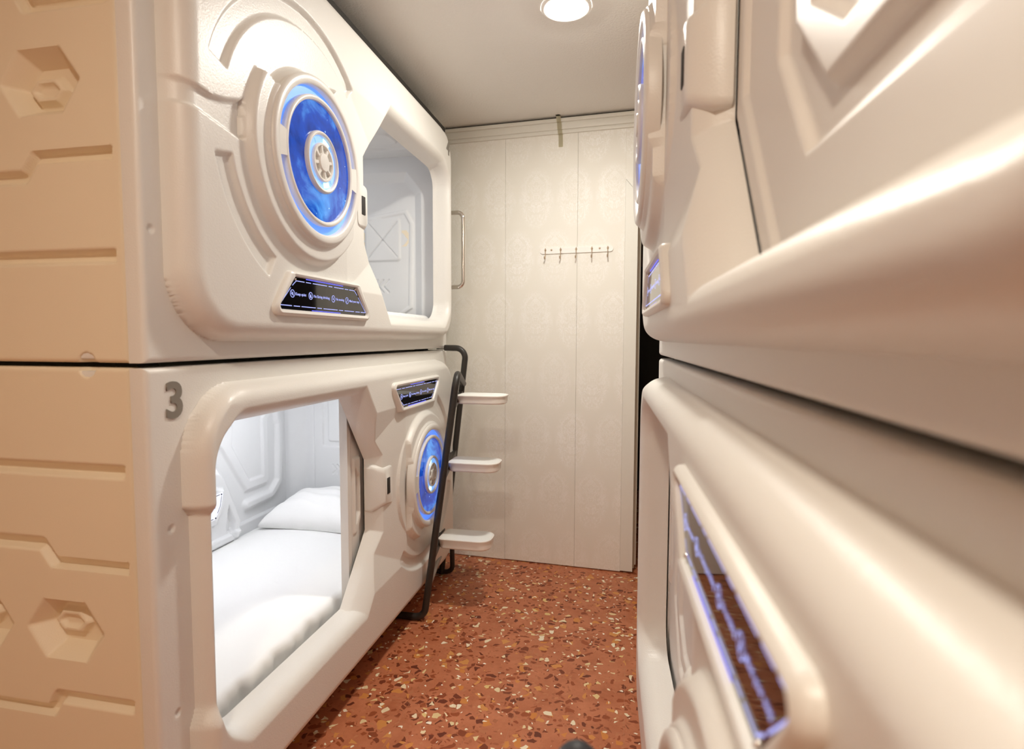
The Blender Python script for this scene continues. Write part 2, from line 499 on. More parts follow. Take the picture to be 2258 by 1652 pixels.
def front_relief(u, w, notched=False):
    # rolled frame on a flat flange
    sd = rrect(u, w, .060, 2.028, .050, 1.188, .175)
    notch = ss((w - .335) / .035) * ss((.905 - w) / .06)
    sd = sd + (np.where(u > 1.8,   .020 * notch, 0) if notched else 0)
    t = np.clip(-sd / (.052 - .022 * ss((u - 1.88) / .06)), 0, 1)
    k1 = np.clip((u - .80) / .26, 0, 1)
    k2 = np.clip((.36 - np.abs(w - .59)) / .13, 0, 1)
    hf = .068 - .036 * np.where(u < 1.35, np.minimum(k1, k2), 0)
    d = hf * np.sqrt(np.maximum(0, 1 - (1 - t) ** 2))
    if notched:
        d = d * (1 - .26 * notch * ss((u - 1.90) / .04))
    # disc housing
    du, dw = u - CX, w - CZ
    rad = np.hypot(du, dw); ang = np.degrees(np.arctan2(dw, du)) % 360
    gap = ss((ang - 65) / 4) * ss((146 - ang) / 4)
    RH = .316 - .050 * gap
    k = np.clip((RH - rad) / .026, 0, 1)
    k = 1 - (1 - ss(k)) ** 1.6
    crown = .095 + .010 * ss((.260 - rad) / .008)
    d = np.where(rad < RH, d + (crown - d) * k, d)
    d = np.where(rad < .243, .085, d)
    # arc grooves
    def arc(r0, r1, a0, a1, dep):
        mid, hw = (a0 + a1) / 2, (a1 - a0) / 2
        da = np.abs((ang - mid + 180) % 360 - 180)
        s = np.maximum(np.abs(rad - (r0 + r1) / 2) - (r1 - r0) / 2, np.radians(da - hw) * rad)
        return dep * ss(-s / .011)
    body = ss(-(sd + .03) / .02)
    d = d - body * arc(.385, .452, 49, 162, .015)
    d = d - body * arc(.362, .430, 192, 240, .015)
    # band running from the frame to the housing
    w1 = np.interp(u, [-.01, .03, .066, .107, .151, .198, .25, .30], [.655, .655, .650, .640, .637, .646, .664, .70])
    w2 = np.interp(u, [0, .042, .089, .146, .208, .275, .312], [.588, .590, .586, .577, .568, .557, .548])
    s = np.maximum(np.maximum(w - w1, w2 - w), u - .30)
    d = d - np.where(rad > RH, np.clip(d / .03, 0, 1) * .013 * ss(-s / .010), 0)
    # entrance
    rr, l1, l2, l3 = opening_parts(u, w)
    def lip(s_, wd, lin):
        tt = np.clip(s_ / wd, 0, 1)
        rnd = np.sqrt(np.maximum(0, 1 - (1 - tt) ** 2))
        hgt = .070 * (rnd * (1 - lin) + lin * (1 - (1 - tt) ** 1.35))
        return np.where(s_ < 0, -.026 * np.clip(-s_ / .010, 0, 1), hgt)
    post = (1 - .26 * notch * ss((u - 1.90) / .04)) if notched else 1.0
    h = post * np.maximum(lip(rr, .052 - .022 * ss((u - 1.88) / .06), 0), np.maximum(lip(l1, .062, .8), np.maximum(lip(l2, .058, .8), lip(l3, .062, .8))))
    d = np.minimum(d, np.where(u > .80, h, 9))
    # screw dimples on the flange
    for (a, b) in ((2.064, .381), (2.064, .832), (.028, .30), (.028, .93), (.70, 1.212), (1.5, 1.212)):
        d = d - .005 * ss((.011 - np.hypot(u - a, w - b)) / .006)
    e = np.minimum(np.minimum(u, LP - u), np.minimum(w, HP - w))
    te = np.clip(e / .013, 0, 1)
    return d - .013 * (1 - np.sqrt(np.maximum(0, 1 - (1 - te) ** 2)))

def open_sd(u, w):
    rr, l1, l2, l3 = opening_parts(u, w)
    return np.maximum(np.maximum(rr, l1), np.maximum(l2, l3))

def build_front(notched=False):
    us, ws = axis(0, LP, .0038), axis(0, HP, .0038)
    U, W = np.meshgrid(us, ws)
    def snap(U, W):
        for target, tol in ((-.010, None), (0.0, .0021)):
            s = open_sd(U, W); eps = 1e-4
            gx = (open_sd(U + eps, W) - s) / eps; gy = (open_sd(U, W + eps) - s) / eps
            if tol is None: m = (s < target) & (s > target - .0062)
            else: m = np.abs(s - target) < tol
            g2 = np.maximum(gx * gx + gy * gy, .2)
            U = np.where(m, U - gx * (s - target) / g2, U); W = np.where(m, W - gy * (s - target) / g2, W)
        return U, W
    s0 = open_sd(U, W)
    U2, W2 = snap(U, W)
    D = front_relief(U2, W2, notched)
    s = s0
    c = np.minimum(np.minimum(s[:-1, :-1], s[:-1, 1:]), np.minimum(s[1:, 1:], s[1:, :-1]))
    keep = c > -.0158
    keep &= np.maximum(np.maximum(s[:-1, :-1], s[:-1, 1:]), np.maximum(s[1:, 1:], s[1:, :-1])) > -.010
    return field('front_panel', us, ws, D, SHELL, keep, lambda a, b: (U2, W2), skirt=.043, ang=50)

def hexpts(c, a, b):
    x, y = c
    return [(x - a, y), (x - a * .52, y - b), (x + a * .52, y - b), (x + a, y), (x + a * .52, y + b), (x - a * .52, y + b)]

ED = 1.04   # depth of the end panel
def build_end():
    us, ws = axis(0, ED, .004), axis(0, HP, .004)
    # u = distance back from the front edge
    u, w = np.meshgrid(us, ws)
    d = np.zeros_like(u)
    G = lambda P: np.where(True, .020 * ss(-stroke(u, w, P, .0165) / .009), 0)
    gr = np.maximum.reduce([
        G([(.03, .240), (ED - .07, .240)]),
        G([(.03, .466), (.235, .466), (.268, .424), (.60, .424), (.632, .466), (ED - .07, .466)]),
        G([(.03, .800), (.240, .800), (.262, .838), (.60, .838), (.622, .800), (ED - .07, .800)]),
        G([(.03, 1.03), (ED - .07, 1.03)])])
    # butt the groove ends square
    gr = gr * ss((u - .022) / .006)
    d = d - gr
    for cx in (.212, .478, .745):
        s = poly(u, w, hexpts((cx, .632), .112, .074))
        d = d - .045 * np.clip(-s / .028, 0, 1)
        s2 = poly(u, w, hexpts((cx + .012, .625), .060, .034))
        d = d + .018 * ss(-s2 / .012)
        s3 = poly(u, w, hexpts((cx + .012, .625), .040, .018))
        d = d - .010 * ss(-s3 / .008)
    for cy in (0, HP):
        d = d - .02 * ss((.024 - np.hypot(u - .115, w - cy)) / .008)
    e = np.minimum(np.minimum(u, ED - u), np.minimum(w, HP - w))
    te = np.clip(e / .010, 0, 1)
    d = d - .010 * (1 - np.sqrt(np.maximum(0, 1 - (1 - te) ** 2)))
    return field('end_panel', us, ws, d, ENDM, skirt=.03, ang=50)

def build_door():
    us, ws = axis(0, .98, .0046), axis(0, .93, .0046)
    u, w = np.meshgrid(us, ws)
    d = np.zeros_like(u)
    # door frame of coordinates: u=0 is its left edge, w=0 its bottom (0.115 above the pod base)
    def nest(a, b, c, y0, y1):
        ym = (y0 + y1) / 2
        return [(a, ym - .15), (a + c, y0), (b - c, y0), (b, ym - .15), (b, ym + .15), (b - c, y1), (a + c, y1), (a, ym + .15)]
    s1 = poly(u, w, nest(.215, .835, .130, .155, .79))
    d = d - .014 * ss(-s1 / .016)
    s2 = poly(u, w, nest(.285, .765, .115, .207, .738))
    d = d + .016 * ss(-s2 / .014)
    s3 = poly(u, w, nest(.350, .70, .100, .252, .693))
    d = d - .011 * ss(-s3 / .014)
    # raised rim that follows the left outline of the entrance
    _, a1, a2, a3 = opening_parts(u + 1.015, w + .115)
    sr = np.maximum(a1, np.maximum(a2, a3))
    d = d + .010 * ss(-(np.abs(sr + .040) - .026) / .007)
    # edge rail and sunken grip near the leading edge
    d = d - .006 * ss((.060 - np.abs(u - .895)) / .006) * 0
    d = d + .005 * ss((u - .945) / .006)
    s4 = poly(u, w, [(.868, .30), (.935, .30), (.935, .62), (.905, .62), (.868, .56), (.868, .36)])
    d = d + .008 * ss(-s4 / .01)
    s5 = poly(u, w, [(.882, .385), (.918, .340), (.918, .585), (.882, .535)])
    d = d - .020 * ss(-s5 / .008)
    return field('sliding_door', us, ws, d, DOORM, skirt=.028, ang=50)

FRONT, FRONT_N, ENDP, DOOR = build_front(), build_front(True), build_end(), build_door()

def inst(name, me, parent, M=None):
    o = link(bpy.data.objects.new(name, me), parent)
    if M is not None: o.matrix_local = M
    return o

FLIP = Matrix(((-1, 0, 0, LP), (0, 1, 0, 0), (0, 0, -1, HP), (0, 0, 0, 1)))

# ---------------------------------------------------------------- sign panel
def make_sign(pod, flipped):
    cx, cz = (.655, .188) if not flipped else (LP - .655, HP - .188)
    sg = -1 if flipped else 1
    def trap(hb, ht, zb, zt):
        P = [(-hb, zb), (hb, zb), (ht, zt), (-ht, zt)]
        return P
    def lp(hb, ht, zb, zt, r, d):
        return [(cx + x, -d, cz + sg * z) for x, z in rpoly(trap(hb, ht, zb, zt), r)]
    frame = loft('sign_panel', [lp(.318, .222, -.068, .068, .022, .050), lp(.314, .219, -.066, .066, .021, .076), lp(.309, .215, -.063, .063, .020, .082),
                                lp(.300, .206, -.058, .058, .017, .085), lp(.287, .195, -.050, .052, .011, .082), lp(.281, .190, -.047, .049, .008, .072)], SHELL, pod)
    loft('glass_screen', [lp(.284, .193, -.049, .051, .009, .070), lp(.284, .193, -.049, .051, .009, .0745)], GLASSB, frame, cap1=True)
    y = -.0752
    # dashed border
    bm = bmesh.new()
    def seg(p, q, wd=.0012):
        p = Vector(p); q = Vector(q); t = (q - p).normalized(); n = Vector((-t.y, t.x)) * wd
        vs = [bm.verts.new((cx + a.x, y, cz + sg * a.y)) for a in (p + n, p - n, q - n, q + n)]
        bm.faces.new(vs)
    zt, zb = .039, -.036
    tops = [(-.182, -.138), (-.130, -.102), (-.092, -.007), (.003, .028), (.039, .104), (.112, .136), (.143, .182)]
    bots = [(-.268, -.207), (-.198, -.165), (-.157, -.078), (-.068, -.041), (-.031, .060), (.070, .098), (.108, .178), (.188, .222), (.230, .268)]
    for a, b in tops: seg((a, zt), (b, zt))
    for a, b in bots: seg((a, zb), (b, zb))
    for s in (-1, 1):
        seg((s * .182, zt), (s * .203, .024)); seg((s * .211, .017), (s * .268, zb))
    bm_obj('border_light', bm, LEDW, frame)
    bm = bmesh.new()
    seg((-.13, .0478), (.10, .0478), .0011); seg((-.10, -.0455), (.08, -.0455), .0010)
    bm_obj('edge_glow', bm, LEDB, frame)
    # pictograms and captions always read upright
    items = [(-.203, -.187, .057, 'Keep quiet'), (-.105, -.087, .096, 'No Eating drinking'), (.033, .051, .055, 'No smoking'), (.127, .144, .075, 'Mind your step')]
    for i, (ix, tx, tw, body) in enumerate(items):
        txt('caption', body, .0115, LEDW, frame, (cx + tx, y, cz), ext=0, width=tw, bold=.0002)
        bm = bmesh.new()
        def ringf(r0, r1, n=28):
            for k in range(n):
                a, b = 2 * pi * k / n, 2 * pi * (k + 1) / n
                bm.faces.new([bm.verts.new((cx + ix + r * cos(t), y, cz + r * sin(t))) for r, t in ((r0, a), (r1, a), (r1, b), (r0, b))])
        ringf(.0098, .0118)
        def pl(pts):
            bm.faces.new([bm.verts.new((cx + ix + px, y - .0001, cz + pz)) for px, pz in pts])
        if i == 0:    # loudspeaker
            pl([(-.006, -.002), (-.003, -.002), (-.003, .002), (-.006, .002)]); pl([(-.003, -.002), (.001, -.006), (.001, .006), (-.003, .002)])
            pl([(.003, -.004), (.004, -.004), (.004, .004), (.003, .004)])
        elif i == 1:  # cup and food
            pl([(-.005, -.006), (.002, -.006), (.003, .002), (-.006, .002)]); pl([(.001, .002), (.002, .002), (.004, .007), (.003, .007)])
        elif i == 2:  # cigarette
            pl([(-.006, -.002), (.004, -.002), (.004, .0), (-.006, .0)]); pl([(.002, .002), (.003, .002), (.005, .006), (.004, .006)])
        else:         # foot on a step
            pl([(-.006, -.006), (.0, -.006), (.0, -.003), (-.006, -.003)]); pl([(-.001, -.002), (.004, .0), (.003, .006), (.0, .006)])
        if i < 3:
            pl([(-.0078, .0066), (-.0066, .0078), (.0078, -.0066), (.0066, -.0078)])
        bm_obj('pictogram', bm, LEDW, frame)
    for s in (-1, 1):
        for (x, z) in ((.187, .043), (.272, -.043)):
            bm = bmesh.new()
            bmesh.ops.create_uvsphere(bm, u_segments=10, v_segments=6, radius=.0042, matrix=Matrix.Translation((cx + s * x, -.0745, cz + sg * z)))
            bm_obj('screw', bm, STEEL, frame)
    return frame

# ------------------------------------------------------------------ porthole
def make_porthole(pod, flipped):
    M = FLIP if flipped else Matrix.Identity(4)
    def put(o):
        o.matrix_local = M; return o
    rim = lathe_y('porthole', [(.2495, .08), (.2495, .106), (.2465, .112), (.240, .115), (.226, .115), (.221, .112), (.2185, .107), (.2185, .086)], SHELL, pod, 96, cx=CX, cz=CZ)
    put(rim)
    K = dict(cx=CX, cz=CZ)
    lathe_y('blue_band', [(.2185, .094), (.190, .094)], BAND, rim, 96, **K)
    lathe_y('inner_ring', [(.193, .086), (.193, .109), (.191, .112), (.187, .114), (.182, .113), (.1785, .110), (.177, .10)], SHELL, rim, 96, **K)
    for a in (0, 180):
        lathe_y('ring_bridge', [(.188, .09), (.188, .1125), (.224, .1125), (.224, .09)], SHELL, rim, 96, a - 10.5, a + 10.5, closed=True, **K)
    lathe_y('star_disc', [(.1775, .1035), (.12, .1055), (.06, .107), (.0001, .107)], STAR, rim, 96, **K)
    lathe_y('hub_ring', [(.093, .104), (.093, .112), (.091, .116), (.087, .118), (.083, .117), (.080, .113), (.0795, .106)], SHELL, rim, 64, **K)
    lathe_y('hub_glow', [(.080, .1085), (.055, .1085)], GLOW, rim, 48, **K)
    for a in (28, 70, 248, 290, 110, 330):
        lathe_y('glow_window', [(.060, .1088), (.060, .110), (.076, .110), (.076, .1088)], GLOWHOT if a in (70, 290) else GLOW, rim, 96, a - 14, a + 14, closed=True, **K)
    lathe_y('fan_rim', [(.0585, .106), (.0585, .114), (.056, .117), (.051, .117), (.048, .114), (.048, .108), (.0001, .108)], SHELL, rim, 48, **K)
    bm = bmesh.new()
    for k in range(8):
        a = k * pi / 4 + .2
        T = Matrix.Translation((CX, 0, CZ)) @ Matrix.Rotation(-a, 4, 'Y')
        add_box(bm, (.024, -.116, -.0055), (.051, -.106, .0055), .002, 1, T)
    bm_obj('fan_spokes', bm, SHELL, rim)
    lathe_y('fan_hub', [(.028, .106), (.028, .117), (.026, .1195), (.020, .1205), (.0001, .1205)], SHELL, rim, 32, **K)
    return rim

# -------------------------------------------------------------- pod interior
def inner_back_lower():
    """back wall seen through the lower entrance (u along the pod, w up)"""
    us, ws = np.linspace(.07, 2.05, 470), np.linspace(.05, 1.10, 250)
    u, w = np.meshgrid(us, ws); Y, Z = u + 1.068, w + .09
    d = np.zeros_like(u)
    out = [(2.49, .818), (2.669, .552), (2.856, .551), (2.887, .580), (2.887, .923), (2.916, .954), (2.916, 1.13), (2.30, 1.13), (2.36, .90)]
    inn = [(2.562, .823), (2.701, .607), (2.829, .607), (2.829, .938), (2.857, .962), (2.857, 1.10), (2.59, 1.10)]
    d += .016 * ss(-poly(Y, Z, out) / .02)
    d -= .010 * ss(-poly(Y, Z, inn) / .016)
    rid = [(2.683, .485), (2.893, .488), (2.973, .551), (2.985, .890), (2.968, .92), (2.965, 1.1)]
    d += .022 * ss(-stroke(Y, Z, rid, .034) / .022)
    for a, b in (((3.064, .675), (3.064, .803)), ((3.064, .463), (3.064, .597))):
        d -= .012 * ss(-stroke(Y, Z, [a, b], .009) / .006)
    d += .02 * ss((.402 - Z) / .01) * ss((2.95 - Y) / .02)
    # control housing
    bump = [(2.0, .76), (2.43, .757), (2.50, .738), (2.545, .69), (2.672, .42), (2.645, .36), (2.60, .30), (2.0, .30)]
    sc = lambda P, k: [(y * k, 1.39 + (z - 1.39) * k) for y, z in P]
    d += .055 * np.clip(-poly(Y, Z, sc(bump, .98)) / .045, 0, 1)
    pad = [(2.1, .635), (2.45, .640), (2.540, .615), (2.535, .52), (2.47, .43), (2.1, .43)]
    d += .02 * ss(-poly(Y, Z, sc(pad, .963)) / .02)
    slot = [(2.548, .53), (2.60, .42), (2.58, .31), (2.52, .40)]
    d -= .03 * ss(-poly(Y, Z, sc(slot, .975)) / .012)
    return field('back_liner', us, ws, d, INNER, ang=60)

def inner_end_lower():
    us, ws = np.linspace(0, .97, 240), np.linspace(.05, 1.10, 250)   # u = 0 at the back wall
    u, w = np.meshgrid(us, ws); X, Z = -2.03 + u, w + .09
    d = np.zeros_like(u)
    d += .05 * (1 - ss((u - .02) / .10))
    d -= .012 * ss(-rrect(X, Z, -1.812, -1.22, .731, 1.5, .02) / .01)
    d += .010 * ss(-rrect(X, Z, -1.778, -1.25, .762, 1.5, .02) / .01)
    d -= .004 * ss(-stroke(X, Z, [(-1.868, .3), (-1.868, 1.3)], .003) / .003)
    for k in (0, .03, .06):
        d -= .006 * ss(-stroke(X, Z, [(-1.746 + k, .625), (-1.722 + k, .598), (-1.746 + k, .571)], .006) / .005)
    return field('end_liner', us, ws, d, INNER, ang=60)

def inner_end_upper():
    us, ws = np.linspace(0, .97, 250), np.linspace(.05, 1.10, 260)
    u, w = np.meshgrid(us, ws); X, Z = -2.03 + u, w + 1.331
    d = np.zeros_like(u)
    # stepped portal with chamfered corners
    por = [(-1.93, 1.40), (-1.17, 1.40), (-1.17, 2.22), (-1.26, 2.33), (-1.84, 2.33), (-1.93, 2.22)]
    d -= .035 * np.clip(-poly(X, Z, por) / .05, 0, 1)
    fr = [(-1.80, 1.56), (-1.70, 1.50), (-1.32, 1.50), (-1.235, 1.56), (-1.225, 2.05), (-1.27, 2.13), (-1.50, 2.10), (-1.73, 2.13), (-1.80, 2.05)]
    s = poly(X, Z, fr)
    d += .010 * ss(-s / .010) - .006 * ss(-(s + .022) / .008)
    d += .010 * ss(-rrect(X, Z, -1.53, -1.305, 1.83, 2.085, .025) / .012)
    c = (-1.417, 1.957)
    for dx, dz in ((.09, .10), (-.09, .10), (.09, -.10), (-.09, -.10)):
        d -= .006 * ss(-stroke(X, Z, [c, (c[0] + dx, c[1] + dz)], .004) / .004)
    for k in (0, -.035, -.07):
        d -= .006 * ss(-stroke(X, Z, [(-1.385 + k, 1.725), (-1.42 + k, 1.69), (-1.385 + k, 1.655)], .007) / .005)
    return field('end_liner', us, ws, d, INNER, ang=60)

def inner_ceiling():
    us, ws = np.linspace(0, 1.98, 240), np.linspace(0, .94, 130)
    u, w = np.meshgrid(us, ws); d = np.zeros_like(u)
    for k, r in enumerate((.15, .09)):
        s = rrect(u, w, 1.70 - r, 1.70 + r, .20 - r, .20 + r, r * .7)
        d += (-.012 if k == 0 else .010) * ss(-s / .014)
    return field('ceiling_liner', us, ws, d, INNER, ang=60)

def make_pod(name, loc, rz, flipped, door_open, number, label, inside=None):
    pod = empty(name, loc, rz)
    tag(pod, label, 'sleeping pod', 'capsule sleeping pods')
    M = FLIP if flipped else Matrix.Identity(4)
    inst('front_panel', FRONT_N if number == '3' else FRONT, pod, M)
    # ends: u runs back from the front edge; -Y of the relief turns to face -X / +X
    zf = Matrix.Identity(4)
    Lm = Matrix(((0, 1, 0, .009), (1, 0, 0, .052), (0, 0, 1, 0), (0, 0, 0, 1)))
    if flipped: Lm = Lm @ Matrix(((1, 0, 0, 0), (0, 1, 0, 0), (0, 0, -1, HP), (0, 0, 0, 1)))
    inst('end_panel', ENDP, pod, Lm)
    Rm = Matrix(((-1, 0, 0, LP), (0, 1, 0, 0), (0, 0, 1, 0), (0, 0, 0, 1))) @ Lm
    inst('end_panel', ENDP, pod, Rm)
    # outer casing: top, bottom and back
    bm = bmesh.new()
    add_box(bm, (.012, .046, HP - .03), (LP - .012, 1.085, HP - .008), .004)
    add_box(bm, (.012, .046, .008), (LP - .012, 1.085, .03), .004)
    add_box(bm, (.012, 1.07, .008), (LP - .012, 1.09, HP - .008), .004)
    add_box(bm, (.013, .030, .010), (.065, .062, HP - .010), .002, 1)  # added hidden strips that stop light leaking in at the end gaps
    add_box(bm, (LP - .065, .030, .010), (LP - .013, .062, HP - .010), .002, 1)
    bm_obj('casing', bm, SHELL, pod)
    # liner
    box('floor_liner', (.05, .062, .055), (LP - .05, 1.0, .07), INNER, pod)
    if inside == 'lower':
        o = inst('back_liner', inner_back_lower(), pod, Matrix.Translation((0, .98, 0)))
        Em = Matrix(((0, 1, 0, 2.035), (-1, 0, 0, .98), (0, 0, 1, 0), (0, 0, 0, 1)))
        inst('end_liner', inner_end_lower(), pod, Em)
    elif inside == 'upper':
        box('back_liner', (.05, .98, .05), (LP - .05, .99, 1.12), INNER, pod)
        Em = Matrix(((0, 1, 0, 2.035), (-1, 0, 0, .98), (0, 0, 1, 0), (0, 0, 0, 1)))
        inst('end_liner', inner_end_upper(), pod, Em)
    else:
        box('back_liner', (.05, .98, .05), (LP - .05, .99, 1.12), INNER, pod)
        box('end_liner', (LP - .085, .11, .05), (LP - .075, .99, 1.12), INNER, pod)
    box('end_liner', (.06, .11, .05), (.075, .99, 1.12), INNER, pod)
    Cm = Matrix(((1, 0, 0, .07), (0, 0, -1, 0), (0, 1, 0, 1.083), (0, 0, 0, 1)))
    Cm = Matrix(((1, 0, 0, .07), (0, 0, 1, .05), (0, 1, 0, 1.083), (0, 0, 0, 1)))
    inst('ceiling_liner', inner_ceiling(), pod, Cm)
    # door: open it stands behind the disc, shut it fills the entrance
    x0 = .163 if door_open else 1.015
    Dm = Matrix.Translation((x0, .042 if door_open else .036, .115))
    inst('sliding_door', DOOR, pod, M @ Dm)
    # latch block with its dark slot, at the edge of the entrance
    bm = bmesh.new()
    prof = rpoly([(.915, .452), (1.035, .458), (1.035, .655), (.915, .662)], .018, 5)
    prof2 = rpoly([(.915, .478), (.992, .486), (.992, .628), (.915, .636)], .018, 5)
    lat = loft('latch_block', [[(x, .02, z) for x, z in prof], [(x, -.010, z) for x, z in prof], [(x, -.048, z) for x, z in rpoly([(.915, .472), (1.0, .480), (1.0, .634), (.915, .642)], .02, 5)], [(x, -.055, z) for x, z in prof2]], SHELL, pod, cap0=True, cap1=True, ang=50)
    lat.matrix_local = M
    box('latch_slot', (.945, -.0575, .522), (.975, -.050, .592), DARK, lat, .003)
    make_porthole(pod, flipped)
    make_sign(pod, flipped)
    if number:
        x, z, s = (.0765, HP - .082, .118) if number == '3' else (1.948, HP - .150, .10)
        txt('pod_number', number, s, DIGIT, pod, (x, -.0015 if number == '3' else -.0665, z), ext=.002 if number == '3' else .0035, align='CENTER', bold=.0028)
    # feet / spacers
    if not flipped:
        for (x, y) in ((.10, .12), (LP - .10, .12), (.10, .98), (LP - .10, .98)):
            box('spacer_foot', (x - .03, y - .03, -.0117), (x + .03, y + .03, .010), RUBBER, pod)
        box('top_shade_strip', (.02, .003, HP - .010), (LP - .004, .05, HP + .022), DARK, pod)  # added dark strip standing in for the shadow between pod top and ceiling
    else:
        for (x, y) in ((.12, .22), (LP - .12, .22), (.12, .98), (LP - .12, .98), (LP / 2, .22), (LP / 2, .98)):
            box('foot', (x - .035, y - .035, -.09), (x + .035, y + .035, .012), RUBBER, pod, .004)
    # interior light strip
    if inside:
        box('interior_light', (.35, .60, 1.070), (1.75, .64, 1.078), STRIP if inside == 'lower' else STRIP2, pod)
    return pod

ZL, ZU = .0875, 1.331
P_low = make_pod('capsule_pod', (-1.05, 1.068, ZL), pi / 2, True, True, '3', 'lower white capsule pod with open entrance, numbered 3, holding the made-up bed', 'lower')
P_up = make_pod('capsule_pod', (-1.05, 1.068, ZU), pi / 2, False, True, '4', 'upper white capsule pod numbered 4 with large blue porthole, on top of pod 3', 'upper')
RX, RY, RTH = .1017, 2.087, .0431
P_rl = make_pod('capsule_pod', (RX, RY, ZL), -pi / 2 + RTH, True, False, None, 'lower capsule pod close at the right edge with slanted dark sign panel', None)
P_ru = make_pod('capsule_pod', (RX, RY, ZU), -pi / 2 + RTH, False, False, None, 'upper capsule pod close at the right edge with shut chevron door', None)

# pod 3: control panel on its back wall
cp = empty('control_panel', (0, 0, 0), 0, P_low)
def bwl(y, z, off):
    k = (2.03 - off) / 2.03
    return (y * k - 1.068, .98 - off, 1.39 + (z - 1.39) * k - ZL)
pts = [(2.25, .590), (2.508, .600), (2.512, .585), (2.498, .530), (2.475, .498), (2.450, .470), (2.25, .470)]
scr = loft('control_screen', [[bwl(y, z, .06) for y, z in pts], [bwl(y, z, .079) for y, z in pts]], SCREENW, cp, cap1=True)
def stripm(name, pl, wd, off, mat):
    bm = bmesh.new()
    for a, b in zip(pl, pl[1:]):
        a = Vector(a); b = Vector(b); t = (b - a).normalized(); n = Vector((-t.y, t.x)) * wd
        bm.faces.new([bm.verts.new(bwl(q.x, q.y, off)) for q in (a + n, a - n, b - n, b + n)])
    return bm_obj(name, bm, mat, cp)
stripm('screen_line', [(2.26, .582), (2.488, .590)], .0016, .0797, DARKINK)
stripm('screen_line', [(2.500, .580), (2.490, .532), (2.468, .500)], .0016, .0797, DARKINK)
stripm('screen_line', [(2.26, .478), (2.438, .478)], .0016, .0797, DARKINK)
stripm('power_icon', [(2.432 + .011 * cos(a), .550 + .011 * sin(a)) for a in np.linspace(pi * .62, pi * 2.38, 20)], .0012, .0797, BLUEINK)
stripm('power_icon', [(2.432, .552), (2.432, .566)], .0012, .0797, BLUEINK)
stripm('screen_text', [(2.405, .531), (2.455, .531)], .0012, .0797, BLUEINK)
for (y, z) in ((2.499, .589), (2.453, .479)):
    bm = bmesh.new()
    bmesh.ops.create_uvsphere(bm, u_segments=10, v_segments=6, radius=.004, matrix=Matrix.Translation(bwl(y, z, .079)))
    bm_obj('screw', bm, DARKINK, cp)

# chrome grab handle on the end of pod 4
hy = 2.088
tube('grab_handle', fillet([(hy, .02, .770), (hy, -.112, .770), (hy, -.112, .350), (hy, .02, .350)], .035), .012, STEEL, P_up, 16)

# ------------------------------------------------------------- bed in pod 3
def soft(name, nx, ny, fn, mat, label, cat):
    V = []; F = []
    for j in range(ny + 1):
        for i in range(nx + 1):
            V.append(fn(i / nx, j / ny))
    for j in range(ny):
        for i in range(nx):
            a = j * (nx + 1) + i
            F.append((a, a + 1, a + nx + 2, a + nx + 1))
    o = mesh_obj(name, V, F, mat, None, 70)
    return tag(o, label, cat)

rng = np.random.default_rng(4)
ph = rng.random(12) * 6.28
def mattress_mesh(name, y0, y1, xf, xb, zb, zt, label, ruffle=0.0):
    """boxed mattress: rounded top edges, soft creases on the long front side"""
    bm = bmesh.new()
    prof = []
    r = .035
    H = zt - zb
    for k in range(9):                       # front side from bottom to top
        prof.append((0.0, zb + (H - r) * k / 8, 1.0 * k / 8))
    for k in range(1, 7):
        a = pi / 2 * k / 6
        prof.append((r * (1 - cos(a)), zt - r + r * sin(a), 1.0 - k / 6 * .8))
    W_ = abs(xb - xf)
    for k in range(1, 15):
        prof.append((r + (W_ - 2 * r) * k / 14, zt + .012 * sin(pi * k / 14), .0))
    prof.append((W_, zt - .03, 0)); prof.append((W_, zb, 0))
    ny = 150
    rows = []
    sgn = -1 if xb < xf else 1
    for j in range(ny + 1):
        y = y0 + (y1 - y0) * j / ny
        row = []
        for (dx, z, cw) in prof:
            cr = 0.0
            if cw > 0:
                cr = cw * (.006 * sin(y * 31 + ph[0] + 9 * (z - zb)) + .004 * sin(y * 67 + ph[1] - 16 * z) + .003 * sin(y * 113 + ph[2]))
                cr += ruffle * cw * sin(y * 150)
            lump = .004 * sin(y * 5 + ph[3]) * sin(dx * 7 + ph[4]) if dx > r else 0
            row.append(bm.verts.new((xf + sgn * (dx + cr), y, z + lump)))
        rows.append(row)
    for a, b in zip(rows, rows[1:]):
        for k in range(len(prof) - 1):
            bm.faces.new((a[k], a[k + 1], b[k + 1], b[k]))
    bm.faces.new(rows[0]); bm.faces.new(rows[-1][::-1])
    bm.faces.new([r_[0] for r_ in rows] + [r_[-1] for r_ in rows[::-1]])
    o = bm_obj(name, bm, SHEET, None, 70)
    return tag(o, label, 'mattress')
mattress_mesh('mattress', 1.165, 3.075, -1.130, -2.012, ZL + .071, .352, 'thin mattress under a white fitted sheet inside pod 3')
mattress_mesh('mattress', 1.165, 3.060, -1.105, -2.012, ZU + .071, ZU + .184, 'mattress with gathered white cover just showing inside pod 4', .006)

